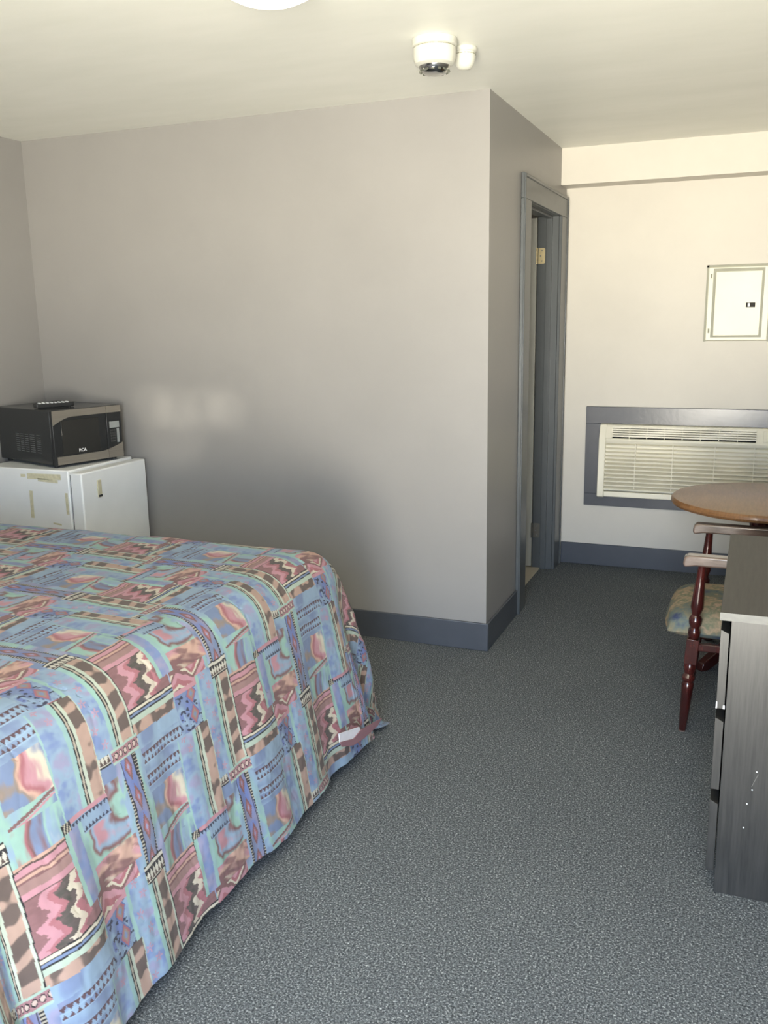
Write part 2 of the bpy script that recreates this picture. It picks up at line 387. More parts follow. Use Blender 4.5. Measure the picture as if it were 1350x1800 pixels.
for i in range(9):
    x = AX0+.075+i*(.795/8); prism(bm, [(YF-.081, .803), (YF-.052, .874), (YF-.045, .874), (YF-.074, .803)], 'x', x-.002, x+.002)
LA(obj('outlet_grille', bm, M_CREAM, ac, smooth=False))
bm = bmesh.new(); prism(bm, [(YF-.0845, .812), (YF-.0585, .870), (YF-.05, .868), (YF-.076, .810)], 'x', .07, AX1-.05)
LA(obj('control_lid', bm, M_CREAM, ac, bevel=.002))

# ------------------------------------------------------------------ breaker panel
ep = thing('breaker_panel', 'cream metal breaker panel with black latch mounted above air conditioner', 'breaker panel', (-.11, YF, 1.37))
def LE(o): o.location = (.11, -YF, -1.37); return o
PX0, PX1, PZ0, PZ1 = -.282, .062, 1.368, 1.782
bm = bmesh.new()
vs = box(bm, PX0, PX1, YF-.018, YF, PZ0, PZ1)
for v in vs:
    if v.co.y < YF-.01: v.co.x += .012 if v.co.x < -.1 else -.012; v.co.z += .006 if v.co.z < 1.5 else -.012
LE(obj('cover', bm, M_PANEL, ep, bevel=.002))
bm = bmesh.new(); DX_0, DX_1, DZ_0, DZ_1 = -.246, .020, 1.388, 1.764
box(bm, DX_0, DX_1, YF-.0195, YF-.015, DZ_0, DZ_1)
LE(obj('door_shade_rim', bm, M_PANELG, ep, smooth=False))['label'] = 'grey recess around the panel door'  # shading that outlines the door, put in as a grey rim
dp = LE(obj('door', B(DX_0+.014, DX_1-.012, YF-.023, YF-.015, DZ_0+.010, DZ_1-.016), M_PANEL, ep, bevel=.002))
bm = bmesh.new(); box(bm, -.068, -.020, YF-.027, YF-.022, 1.552, 1.577); la = obj('latch', bm, M_DARK, dp, bevel=.001)
la['label'] = 'black slide latch'
bm = bmesh.new(); box(bm, -.058, -.048, YF-.030, YF-.026, 1.555, 1.574); obj('latch_slider', bm, M_BEAD, la)
for z in (1.425, 1.725):
    bm = bmesh.new(); lathe(bm, [(.004, z-.012), (.004, z+.012)], 10, Matrix.Translation((-.256, YF-.021, 0))); LE(obj('hinge', bm, M_PANELG, ep))
bm = bmesh.new(); box(bm, PX0, PX0+.011, YF-.016, YF, PZ0-.002, PZ1+.001); box(bm, PX0, PX1, YF-.016, YF, PZ1-.010, PZ1+.001); box(bm, PX1-.011, PX1, YF-.016, YF, PZ0-.002, PZ1)
LE(obj('edge_shade_strips', bm, M_PANELG, ep, smooth=False))['label'] = 'grey strips with the shading of the cover edge in their colour'  # grey strips stand in for shading along the cover edges

# ------------------------------------------------------------------ smoke detectors
sd = thing('smoke_detector', 'large round white smoke detector with strobe lens on the ceiling', 'smoke detector', (-1.068, 3.13, H))
bm = bmesh.new(); lathe(bm, [(.076, 0), (.076, -.022), (.070, -.026)], 40); obj('base', bm, M_DET, sd, bevel=.002)
bm = bmesh.new(); lathe(bm, [(.066, -.025), (.072, -.030), (.072, -.060), (.066, -.078), (.052, -.086)], 40); obj('body', bm, M_DET, sd)
bm = bmesh.new()
for i in range(48):
    if i % 8 == 7: continue
    a = 2*PI*i/48; mx = Matrix.Rotation(a, 4, 'Z') @ Matrix.Translation((.0685, 0, 0))
    box(bm, -.002, .002, -.0036, .0036, -.031, -.027, mx)
obj('vent_slots', bm, M_PANELG, sd)
bm = bmesh.new(); lathe(bm, [(.054, -.083), (.050, -.096), (.036, -.108), (.015, -.113)], 36); obj('strobe_lens', bm, M_CHROME, sd)['label'] = 'mirror-like strobe lens'
bm = bmesh.new()
for i in range(14):
    a = 2*PI*i/14; mx = Matrix.Rotation(a, 4, 'Z') @ Matrix.Translation((.047, 0, -.099)) @ Matrix.Rotation(math.radians(-50), 4, 'Y')
    box(bm, -.002, .003, -.005, .005, -.006, .006, mx)
obj('lens_facets', bm, mat('lens_facet', srgb(120, 122, 112), .2, metal=.5), sd)
s2 = thing('heat_sensor', 'small round white sensor beside the large smoke detector', 'smoke detector', (-1.005, 3.27, H))
bm = bmesh.new(); lathe(bm, [(.043, 0), (.043, -.012), (.038, -.016)], 32); obj('base', bm, M_DET, s2, bevel=.002)
bm = bmesh.new(); lathe(bm, [(.036, -.012), (.038, -.03), (.033, -.055), (.022, -.068), (.008, -.072)], 32); obj('body', bm, M_DET, s2)
bm = bmesh.new()
for i in range(20):
    mx = Matrix.Rotation(2*PI*i/20, 4, 'Z') @ Matrix.Translation((.0375, 0, 0)); box(bm, -.001, .0015, -.004, .004, -.024, -.0215, mx)
obj('vent_slots', bm, M_PANELG, s2)

# ------------------------------------------------------------------ ceiling lamp (mostly above the frame)
LPX, LPY = -1.262, 2.335
cl = thing('ceiling_light', 'glowing round dome ceiling light cut off by the top of frame', 'ceiling light', (LPX, LPY, H))
bm = bmesh.new(); lathe(bm, [(.150, 0), (.150, -.02), (.140, -.025)], 40); obj('base', bm, M_DET, cl, bevel=.002)
k = NT('lit_opal_glass'); k.set(Roughness=.3, Base_Color=(.9, .88, .8, 1), Emission_Color=(1, .90, .68, 1), Emission_Strength=3.5); M_LAMP = k.m
bm = bmesh.new(); lathe(bm, [(.138, -.022), (.136, -.04), (.118, -.062), (.085, -.078), (.045, -.086), (.01, -.088)], 40); obj('glass_dome', bm, M_LAMP, cl)

# ------------------------------------------------------------------ bed
BX0, BX1, BY0, BY1 = -3.50, -1.48, 1.12, 2.71
bed = thing('bed', 'wide bed under the patterned bedspread beside the fridge', 'bed', (-2.55, 2.35, 0))
def LB(o): o.location = (2.55, -2.35, 0); return o
M_MATT = mat('mattress_ticking', srgb(225, 225, 220), .8); M_BASE = mat('bed_base_fabric', srgb(70, 70, 74), .9)
LB(obj('mattress', B(BX0, BX1, BY0, BY1, .41, .70), M_MATT, bed, bevel=.05, seg=4))
LB(obj('box_spring', B(BX0, BX1, BY0, BY1, .15, .41), M_BASE, bed, bevel=.01))
for x in (BX0+.1, BX1-.1):
    for y in (BY0+.1, BY1-.1):
        bm = bmesh.new(); lathe(bm, [(.02, 0), (.028, .15)], 14, Matrix.Translation((x, y, 0))); LB(obj('leg', bm, M_DARK, bed))

# numpy noise
def vnoise(x, y, seed):
    xi = np.floor(x).astype(np.int64); yi = np.floor(y).astype(np.int64); fx = x-xi; fy = y-yi
    def h(a, b):
        n_ = (a*374761393 + b*668265263 + seed*982451653) & 0xffffffff
        n_ = ((n_ ^ (n_ >> 13))*1274126177) & 0xffffffff
        return ((n_ ^ (n_ >> 16)) & 0xffff)/65535.0
    sx = fx*fx*(3-2*fx); sy = fy*fy*(3-2*fy)
    return (h(xi, yi)*(1-sx)+h(xi+1, yi)*sx)*(1-sy)+(h(xi, yi+1)*(1-sx)+h(xi+1, yi+1)*sx)*sy
def fbm(x, y, seed, oct=3):
    a, s_, tot = 1., 0., 0.
    for i in range(oct):
        s_ = s_ + a*vnoise(x*2**i, y*2**i, seed+i*17); tot += a; a *= .5
    return s_/tot
def sm(x, a, b):
    u_ = np.clip((x-a)/(b-a), 0, 1); return u_*u_*(3-2*u_)
C3 = lambda r, g, b: np.array(srgb(r, g, b)[:3])
BLUE, SKYB, MINT, LAV = C3(118, 142, 186), C3(142, 176, 208), C3(150, 200, 186), C3(156, 156, 196)
PINK, ROSE, MAUVE, BROWN = C3(206, 140, 156), C3(182, 104, 116), C3(140, 96, 98), C3(96, 78, 74)
CREAM, PEACH, NAVY, BLK, PERI, TAUPE = C3(222, 212, 186), C3(220, 172, 150), C3(62, 66, 92), C3(50, 48, 54), C3(104, 128, 200), C3(158, 140, 128)
DKG = C3(78, 82, 74)
def mixc(a, b, k_): return a*(1-k_[:, None])+b*k_[:, None]
def cloud(t_, s_, seed, cols, fx=9, fy=9):
    wx = fbm(t_*6, s_*6, seed+5, 2)-.5; wy = fbm(t_*6, s_*6, seed+9, 2)-.5
    n_ = fbm(t_*fx+wx*2.2, s_*fy+wy*2.2, seed, 3); n_ = n_+.05*(fbm(t_*110, s_*45, seed+33, 2)-.5); n_ = np.clip((n_-.25)/.50, 0, .999)*(len(cols)-1)
    i_ = np.floor(n_).astype(int); f_ = sm(n_-i_, .02, .98); A = np.array(cols)
    return A[i_]*(1-f_[:, None])+A[np.minimum(i_+1, len(cols)-1)]*f_[:, None]
def serr(a, b, edge, amp, per, up=1):
    """saw-tooth: true where b lies between edge and edge + amp*saw(a)"""
    tri = np.abs(((a/per) % 1)*2-1); return (b*up > edge*up-.0012) & (b*up < edge*up+amp*tri)
TW_, SP_, DROP = .42, .58, .25
def pattern(T, S):
    T = T+.004*(fbm(T*14, S*14, 71, 2)-.5); S = S+.006*(fbm(T*11, S*11, 72, 2)-.5)
    rt = T-2.10+.06*(S-.33); rs = S-.33
    out = cloud(T, S, 3, [BLUE, SKYB, MINT, SKYB, LAV, BLUE], 8, 8)
    col0 = np.floor(rt/TW_+.5)
    pieces = []
    def add(t0, t1, s0, s1, fn): pieces.append((t0, t1, s0, s1, fn))
    # --- large cloudy blocks
    add(-.07, .12, .135, .17, lambda t, s: cloud(t, s, 11, [BLUE, SKYB, SKYB, CREAM]))
    add(-.06, .13, .28, .375, lambda t, s: cloud(t, s, 13, [BLUE, TAUPE, PEACH, ROSE, PINK, CREAM, BLUE, CREAM], 13, 10))
    def diag(t, s):
        c = cloud(t, s, 15, [SKYB, MINT, BLUE, BLUE]); q_ = s+.18*t
        c[np.abs(q_-.392) < .0035] = MAUVE; c[np.abs(q_-.400) < .0025] = PINK; return c
    add(-.06, .13, .375, .405, diag)
    add(-.06, .13, .405, .475, lambda t, s: cloud(t, s, 17, [CREAM, SKYB, MINT, BLUE, MAUVE, ROSE, MINT, SKYB], 12, 12))
    def feather(t, s):
        n_ = fbm(t*150, s*28, 19, 2); c = cloud(t, s, 20, [PERI, SKYB, PERI]); c[n_ < .40] = NAVY*1.2; c[n_ > .72] = ROSE; return c
    add(-.08, .06, .475, .52, feather)
    add(.12, .26, -.14, .0, lambda t, s: cloud(t, s, 23, [CREAM, SKYB, MINT, MINT, MAUVE, SKYB, PINK], 11, 11))
    def streak(t, s):
        n_ = fbm(t*14+s*20, s*70-t*22, 29, 3); c = cloud(t*.5, s*2, 30, [ROSE, PINK, PEACH, MAUVE], 16, 12)
        c = mixc(c, CREAM, .6*sm(n_, .62, .8)); return mixc(c, MAUVE, .8*sm(-n_, -.42, -.28))
    add(.10, .27, .0, .055, streak)
    def ikatp(t, s):
        zz = s+.018*np.abs(((t*16) % 2)-1)*2+.02*(fbm(t*30, s*30, 35, 2)-.5); b_ = (zz/.045) % 1
        c = np.where((b_ < .35)[:, None], PINK, np.where((b_ < .62)[:, None], ROSE, np.where((b_ < .8)[:, None], CREAM*.95, MAUVE)))
        return c
    add(.10, .25, .055, .105, ikatp)
    add(-.27, -.20, -.14, -.05, lambda t, s: cloud(t, s, 41, [SKYB, PEACH, CREAM, BLUE, MINT], 14, 14))
    def pstr(t, s):
        n_ = fbm(t*9, s*4, 43, 2)*.012; b_ = ((s+n_)/.027) % 1
        c = np.where((b_ < .3)[:, None], CREAM*.9, np.where((b_ < .72)[:, None], PINK, ROSE)); c[(b_ > .93)] = BROWN; c[(b_ < .04)] = BROWN; return c
    add(-.27, -.195, -.055, .02, pstr)
    # --- ikat zigzag
    def zig(t, s):
        j = .02*(fbm(t*40, s*120, 47, 2)-.5)
        zz = t*1.0 - .016*np.abs((((s+j)/.022) % 2)-1)*2 + .35*(s)+j*.6
        c = np.tile(ROSE, (len(t), 1))
        c = np.where((zz < -.035)[:, None], PINK, c); c = np.where((zz < -.060)[:, None], MAUVE, c)
        c = np.where(((zz > -.018) & (zz < .012))[:, None], DKG, c); c = np.where(((zz >= .012) & (zz < .034))[:, None], CREAM, c)
        c = np.where((zz >= .056)[:, None], MAUVE, c)
        return mixc(c, c*.8+PINK*.2, fbm(t*60, s*200, 48, 2))
    add(-.08, .095, -.04, .072, zig)
    def pinkst(t, s):
        b_ = ((s+.105)/.067)+.05*(fbm(t*10, s*5, 51, 2)-.5)
        c = np.tile(PEACH*.9, (len(t), 1))
        for a, b, cc in ((.10, .30, PINK), (.30, .36, MAUVE), (.45, .52, MAUVE), (.52, .78, TAUPE*.6+ROSE*.4), (.78, .97, PINK)): c[(b_ >= a) & (b_ < b)] = cc
        c[(np.abs(b_-.10) < .03) | (b_ > .955)] = BROWN; return c
    add(-.085, .06, -.105, -.038, pinkst)
    def dstr(t, s):
        b_ = (s-.072)/.028; c = np.tile(MINT*.6+CREAM*.4, (len(t), 1))
        for a, b, cc in ((0, .12, BLK), (.12, .34, CREAM), (.34, .46, BLK), (.46, .66, BLUE), (.66, .78, BLK)): c[(b_ >= a) & (b_ < b)] = cc
        return c
    add(-.075, .10, .072, .108, dstr)
    def blobh(t, s):
        n_ = fbm(t*26, s*40, 55, 2)+.16*np.sin(t*90+6*s); return mixc(np.tile(PEACH*.6+TAUPE*.4, (len(t), 1)), BROWN*.8+TAUPE*.2, sm(n_, .48, .60))
    add(-.075, .095, .108, .135, blobh)
    def serr4(t, s):
        c = cloud(t, s, 57, [BLUE, SKYB, BLUE, LAV], 7, 20)
        for e, up in ((.182, 1), (.208, -1), (.236, 1), (.264, -1)):
            c[serr(t, s, e, .0115, .0145, up)] = MAUVE*.45+NAVY*.3
            c[(np.abs(s-e-(.012 if up > 0 else -.0)*1) < .0016)] = SKYB*1.08
        m_ = (s > .212) & (s < .232) & (t < -.01); c[m_] = mixc(c[m_], PINK, sm(fbm(t[m_]*20, s[m_]*50, 58, 2), .4, .6)); return c
    add(-.065, .12, .17, .28, serr4)
    # --- blue diamonds
    def diam(t, s):
        n_ = fbm(t*50+s*70, s*90-t*60, 61, 2); c = cloud(t, s, 62, [PERI, BLUE, SKYB, PERI], 20, 20); c[n_ < .36] = NAVY
        for cs in (.125, .180):
            d_ = np.abs(t-.165)/.020+np.abs(s-cs)/.026
            c[(d_ < 1.15)] = PERI*.8; c[(d_ < .95)] = ROSE; c[d_ < .6] = TAUPE; c[d_ < .33] = BLUE
        c[(s < .112)] = PINK; c[serr(s, t, .228, .006, .012, -1)] = NAVY; return c
    add(.10, .23, .10, .212, diam)
    def diam2(t, s):
        n_ = fbm(t*60+s*60, s*80-t*70, 65, 2); c = cloud(t, s, 66, [PERI, SKYB, BLUE], 20, 20); c[n_ < .38] = NAVY
        d_ = np.abs(t+.232)/.018+np.abs(s-.05)/.024; c[d_ < 1] = ROSE; c[d_ < .6] = SKYB; return c
    add(-.27, -.195, .02, .105, diam2)
    def serrpatch(s0, s1):
        def fn(t, s):
            b_ = (s-s0)/(s1-s0); c = np.tile(CREAM*.85+SKYB*.15, (len(t), 1))
            c[b_ < .08] = BLK; c[(b_ > .26) & (b_ < .34)] = BLK
            c[serr(t, b_, .34, .26, .0125, 1)] = BLK; c[serr(t, b_, .88, .30, .0125, -1)] = BROWN; c[b_ > .92] = BLK; return c
        return fn
    add(-.27, -.17, .105, .155, serrpatch(.105, .155))
    # --- vertical band with flowers, double lines and brown blobs
    def bandP(t0):
        def fn(t, s):
            x = t-t0; c = cloud(t, s, 81, [MINT, MINT*.7+SKYB*.3, MINT], 20, 6)
            fl = (x > .012) & (x < .070); c[fl] = cloud(t, s, 82, [PERI*.7+SKYB*.3, SKYB, LAV], 30, 30)[fl]
            for k_ in range(12):
                cs = -.15+k_*.037+.004*math.sin(k_*5); ct = t0+.041+(.010 if k_ % 2 else -.010)
                a_ = np.arctan2(s-cs, t-ct); d_ = np.hypot(t-ct, s-cs); c[(d_ < .0075+.0045*np.cos(5*a_)) & (d_ > .002)] = PINK*.6+LAV*.4
            for a, b, cc in ((.084, .0875, BLK), (.0875, .0925, TAUPE*.6+CREAM*.4), (.0925, .096, BLK), (.096, .106, CREAM*.55+MINT*.45)): c[(x >= a) & (x < b)] = cc
            bb = (x >= .106) & (x < .142); n_ = fbm(t*30, s*22, 83, 2)+.2*np.sin(s*110+15*t)
            bl = mixc(np.tile(PEACH*.55+TAUPE*.45, (len(t), 1)), BROWN*.8+TAUPE*.2, sm(n_, .46, .60)); c[bb] = bl[bb]
            c[(x >= .142) & (x < .150)] = CREAM*.5+MINT*.5; c[(x >= .148)] = BLK; return c
        return fn
    add(-.225, -.074, -.16, .130, bandP(-.225))
    add(.075, .213, .215, .455, bandP(.068))
    def circ(t, s):
        c = np.tile(MINT*.8+CREAM*.2, (len(t), 1)); m_ = (s > .134) & (s < .158); c[m_] = PINK*.5+MAUVE*.5
        u_ = (t+.158) % .0165; d_ = np.hypot((u_-.00825)*1.25, (s-.146)); c[m_ & (d_ < .0085)] = BLK; c[m_ & (d_ < .006)] = CREAM*.6+PINK*.4; return c
    add(-.165, -.068, .128, .164, circ)
    # --- snake band
    def snake(t, s):
        x = t+.145+.006*np.sin(s*14); c = cloud(t, s, 91, [PERI, LAV*.8, BLUE, MAUVE], 26, 14)
        d_ = np.abs(x-.028)/.013+np.abs(((s/.075) % 1)-.5)*2.2; c[d_ < 1] = MAUVE; c[d_ < .6] = ROSE; c[d_ < .3] = LAV
        e = (x < .006) | (x > .051); c[e] = CREAM*.7; c[e & (((s/.008) % 1) < .55)] = BLK; c[(np.abs(x-.008) < .0014) | (np.abs(x-.049) < .0014)] = BLK; return c
    add(-.142, -.086, .164, .412, snake)
    add(-.155, -.075, .412, .456, serrpatch(.412, .456))
    # end patch of the second band
    def endp(t, s):
        b_ = (s-.455)/.05; c = cloud(t, s, 95, [SKYB, BLUE], 10, 10); c[b_ < .2] = PINK
        c[serr(t, b_, .22, .2, .012, 1)] = NAVY; c[serr(t, b_, .92, .2, .012, -1)] = NAVY; e = t < .085
        c[e] = CREAM*.8; c[e & ((((t/.009)+(s/.02)) % 1) < .5)] = BLK; c[np.abs(t-.086) < .002] = BLK; c[t < .064] = BLK; return c
    add(.06, .215, .455, .505, endp)
    def flowR(t, s):
        c = cloud(t, s, 97, [MINT, MINT*.7+SKYB*.3], 20, 6); m_ = (t > .075) & (t < .108); c[m_] = cloud(t, s, 98, [PERI*.7+SKYB*.3, LAV], 40, 40)[m_]
        return c
    add(.062, .122, -.105, .045, flowR)
    for (t0, t1, s0, s1, fn) in pieces:
        for dc in (-1, 0, 1):
            c_ = col0+dc; lt = rt-c_*TW_; ls = rs-c_*DROP
            base = np.floor((ls-s0)/SP_); ls = ls-base*SP_
            jt = .002*(vnoise(S*45, T*0+3, 5)-.5); m_ = (lt+jt >= t0) & (lt+jt < t1) & (ls < s1)
            if m_.any(): out[m_] = fn(lt[m_], ls[m_])
    wv = fbm(T*60, S*60, 99, 2)
    g_ = out.mean(1, keepdims=True); out = (out*.76+g_*.24)*.66
    return np.clip(out*(.94+.12*wv)[:, None], 0, 1)

# cloth: flat coordinates (X, Y) wrap over the mattress edge
XE, YN, YFAR, ZT = -1.395, 1.03, 2.79, .738
LF, LN, LFR = .715, .715, .68
def profile(dmax, phi_max, r0=-.10, r1=.16, n=400):
    d = np.linspace(r0, dmax, n); ph = phi_max*sm(d, r0, r1); h = np.cumsum(np.cos(ph))*(d[1]-d[0]); v = np.cumsum(np.sin(ph))*(d[1]-d[0])
    return d, r0+h-h[0], v-v[0]
xs = np.concatenate([np.arange(-3.50, -2.3, .008), np.arange(-2.3, -1.75, .004), np.arange(-1.75, XE+LF, .0020)])
ys = np.concatenate([np.arange(YN-LN, 1.1, .005), np.arange(1.1, 2.5, .0021), np.arange(2.5, YFAR+.05, .0028), np.arange(YFAR+.05, YFAR+LFR, .005)])
X, Y = np.meshgrid(xs, ys, indexing='ij'); nx, ny = X.shape
dx = X-XE; R0 = -.10
dyn = YN-Y; dyf = Y-YFAR
dy = np.maximum(dyn, dyf); sgn = np.where(dyf > dyn, 1., -1.)
ex = np.maximum(dx-R0, 0); ey = np.maximum(dy-R0, 0)
dist = np.hypot(ex, ey); ang = np.arctan2(ey, np.maximum(ex, 1e-9))       # 0 = foot, pi/2 = side
wgt = np.sin(ang)**2
dF, hF, vF = profile(1.2, math.radians(77)); dN, hN, vN = profile(1.2, math.radians(72)); dB, hB, vB = profile(1.2, math.radians(84), r1=.12)
dC, hC, vC = profile(1.2, math.radians(64), r0=-.10, r1=.18); dG, hG, vG = profile(1.2, math.radians(80), r0=-.10, r1=.18)
dist = dist*(1-.15*np.sin(2*ang)**2*(ex > 0)*(ey > 0))
D = dist+R0
def prof(sig, which): return np.interp(D, *which)
hf, vf = np.interp(D, dF, hF), np.interp(D, dF, vF)
hn, vn = np.interp(D, dN, hN), np.interp(D, dN, vN)
hb, vb = np.interp(D, dB, hB), np.interp(D, dB, vB)
hs = np.where(sgn > 0, hb, hn); vs_ = np.where(sgn > 0, vb, vn)
hh = hf*(1-wgt)+hs*wgt; vv = vf*(1-wgt)+vs_*wgt
wc = np.sin(2*ang)**2*(ex > 0)*(ey > 0); wc = wc*sm(dist, 0, .12)
hc_, vc_ = np.where(sgn > 0, np.interp(D, dG, hG), np.interp(D, dC, hC)), np.where(sgn > 0, np.interp(D, dG, vG), np.interp(D, dC, vC))
hh = hh*(1-wc)+hc_*wc; vv = vv*(1-wc)+vc_*wc
# keep cloth above the carpet; the surplus at the corners slides outwards
zz = ZT-vv; low = zz < .035
# soft folds on the hanging part
hang = sm(D, .05, .5)
fold = .010*np.sin(Y*9+1.2)*(1-wgt)+.006*np.sin(Y*23+X*3)*(1-wgt)+.016*np.sin(X*11+.6)*wgt
corner = np.sin(2*ang)**2*(ex > 0)*(ey > 0)
fold = fold+.045*np.exp(-((Y-1.24)/.13)**2)*(1-wgt)*hang
fold = fold+corner*(.035*np.cos((ang-PI/4)*9))
zz = np.where(low, .035-.020*(1-np.exp(-(.035-zz)/.05)), zz)
out_ = hh-R0+fold*hang
nxd = np.where(dist > 1e-9, ex/np.maximum(dist, 1e-9), 0); nyd = np.where(dist > 1e-9, ey/np.maximum(dist, 1e-9), 0)
cx = np.minimum(X, XE+R0); cy = np.clip(Y, YN-R0, YFAR+R0)
PXv = cx+nxd*out_; PYv = cy+sgn*nyd*out_
PYv = np.minimum(PYv, 3.335)
topn = (fbm(X*5, Y*5, 201, 3)-.5)*.016+(fbm(X*2.2, Y*14, 205, 2)-.5)*.005
wr = (fbm(X*10+Y*4, Y*18, 207, 3)-.5)
zz = zz+topn*(1-hang)
PXv = PXv+nxd*wr*.012*hang; PYv = np.minimum(PYv+sgn*nyd*wr*.012*hang, 3.338)
# small quilting puckers
puck = np.exp(-((((Y+.02*np.sin(X*20)) % .23)-.11)/.006)**2)*(fbm(X*30, Y*30, 209, 2) > .5)
zz = zz-puck*.0025
zz = np.maximum(zz, .006)
co = np.stack([PXv, PYv, zz], -1).reshape(-1, 3).astype(np.float32)
idx = np.arange(nx*ny).reshape(nx, ny)
quads = np.stack([idx[:-1, :-1], idx[1:, :-1], idx[1:, 1:], idx[:-1, 1:]], -1).reshape(-1, 4)
me = bpy.data.meshes.new('bedspread'); me.vertices.add(len(co)); me.vertices.foreach_set('co', co.ravel())
nq = len(quads); me.loops.add(nq*4); me.loops.foreach_set('vertex_index', quads.ravel().astype(np.int32))
me.polygons.add(nq); me.polygons.foreach_set('loop_start', np.arange(0, nq*4, 4, dtype=np.int32)); me.polygons.foreach_set('loop_total', np.full(nq, 4, np.int32))
me.polygons.foreach_set('use_smooth', np.ones(nq, bool)); me.update(calc_edges=True)
Sc = X-XE+.03; Tc = Y
colr = pattern(Tc.ravel(), Sc.ravel())
ca = me.color_attributes.new('print', 'FLOAT_COLOR', 'POINT')
ca.data.foreach_set('color', np.concatenate([colr, np.ones((len(colr), 1))], 1).astype(np.float32).ravel())
k = NT('printed_cotton'); k.set(Roughness=.85, Specular_IOR_Level=.25, Sheen_Weight=.1)
vc = k.n('ShaderNodeVertexColor', layer_name='print'); k.l(vc.outputs[0], k.b.inputs['Base Color'])
k.bump(k.noise(700, 2), .15, .0008); me.materials.append(k.m); M_PRINT = k.m
bs = link(bpy.data.objects.new('bedspread', me)); tag(bs, 'blue and pink southwestern patchwork print bedspread draped over the bed', 'bedspread')

def flap(name, pts, m, label):
    bm = bmesh.new(); vs = [bm.verts.new(p) for p in pts]; bm.faces.new(vs)
    o = obj(name, bm, m, bs, smooth=False); sd_ = o.modifiers.new('solidify', 'SOLIDIFY'); sd_.thickness = .003; o['label'] = label; return o
flap('lining', [(-1.175, 2.457, 0.21), (-1.175, 2.62, 0.161), (-1.175, 2.629, 0.14), (-1.175, 2.571, 0.137), (-1.175, 2.463, 0.175)], mat('white_lining', srgb(232, 232, 240), .7), 'white lining showing at the turned hem')
flap('turned_hem', [(-1.172, 2.457, 0.18), (-1.172, 2.564, 0.143), (-1.172, 2.632, 0.147), (-1.172, 2.817, 0.108), (-1.172, 2.773, 0.097), (-1.172, 2.65, 0.105), (-1.172, 2.563, 0.12), (-1.172, 2.473, 0.157)], mat('faded_pink_hem', srgb(150, 112, 120), .85), 'faded pink underside of the turned hem')
# ------------------------------------------------------------------ dresser
dz = thing('dresser', 'black-brown woodgrain dresser with worn pale edges in right foreground', 'dresser', (.22, 2.77, 0))
def LD(o): o.location = (-.22, -2.77, 0); return o
GX0, GX1, GY0, GY1, GZ = -.013, .44, 2.335, 3.20, .768
sp_ = LD(obj('side_panel', B(GX0, GX1, GY0, GY0+.018, 0, GZ), M_BLKWOOD, dz, bevel=.0008, seg=1))
LD(obj('side_panel', B(GX0, GX1, GY1-.018, GY1, 0, GZ), M_BLKWOOD, dz, bevel=.0008, seg=1))
LD(obj('back_panel', B(GX1-.008, GX1, GY0+.018, GY1-.018, .02, GZ), M_DARK, dz))
LD(obj('bottom_panel', B(GX0+.01, GX1-.008, GY0+.018, GY1-.018, .05, .066), M_DARK, dz))
LD(obj('top', B(-.040, GX1+.01, GY0-.006, GY1+.01, GZ+.001, .790), M_BLKTOP, dz, bevel=.0008, seg=1))
LD(obj('edge_band', B(-.041, GX1+.0105, GY0-.0075, GY0-.0055, GZ+.001, .7895), M_EDGE, dz))['label'] = 'worn pale edge of the top'
for (y, z) in ((.072, .368), (.064, .316), (.054, .274), (.050, .205)):
    bm = bmesh.new()
    lathe(bm, [(.0022, 0), (.0016, .0008)], 8, Matrix.Translation((y, GY0, z)) @ Matrix.Rotation(PI/2, 4, 'X'))
    obj('chip', bm, M_BEAD, sp_, smooth=False)['label'] = 'small pale chip on the side'
bm = bmesh.new()
box(bm, -.0006, .0006, -.0006, 0, -.02, .02, Matrix.Translation((.069, GY0, .343)) @ Matrix.Rotation(.35, 4, 'Y'))
obj('scratch', bm, M_EDGE, sp_, smooth=False)['label'] = 'thin pale scratch on the side'
for i, (za, zb) in enumerate(((.528, .742), (.300, .502), (.062, .268))):
    bm = bmesh.new(); prism(bm, [(-.037, za), (-.037, zb), (-.016, zb-.010), (-.016, za)], 'y', GY0+.001, GY1-.001)
    d_ = LD(obj('drawer', bm, M_BLKWOOD, dz, bevel=.0008, seg=1))
    bm = bmesh.new(); box(bm, -.013, .40, GY0+.03, GY1-.03, za+.02, za+.15); obj('drawer_box', bm, M_DARK, d_)
    if i == 0:
        bm = bmesh.new(); box(bm, -.0375, -.034, GY0, GY0+.003, za, za+.018); box(bm, -.020, -.0155, GY0, GY0+.003, za, za+.010)
        obj('chipped_corner', bm, M_BEAD, d_, smooth=False)['label'] = 'chipped pale lower corner'

# ------------------------------------------------------------------ table
tb = thing('round_table', 'round varnished brown wooden table in front of the air conditioner', 'table', (.075, 4.165, 0))
R_ = .385
bm = bmesh.new(); prof_ = [(.0, .704), (R_-.022, .704), (R_-.006, .709), (R_, .719), (R_-.001, .730), (R_-.008, .738), (R_-.020, .7405), (0.0005, .7405)]
lathe(bm, [(max(a, .0005), b) for a, b in prof_], 96); obj('tabletop', bm, M_OAK, tb)
bm = bmesh.new(); lathe(bm, [(.035, .10), (.05, .16), (.03, .22), (.045, .38), (.03, .5), (.05, .60), (.06, .66), (.14, .685), (.14, .703)], 24); obj('pedestal', bm, M_MAHOG, tb)
for i in range(4):
    bm = bmesh.new(); prism(bm, [(.02, .12), (.02, .20), (.12, .14), (.30, .035), (.31, 0), (.27, 0), (.13, .07)], 'y', -.02, .02)
    o = obj('foot', bm, M_MAHOG, tb, bevel=.004); o.rotation_euler = (0, 0, PI/4+i*PI/2)

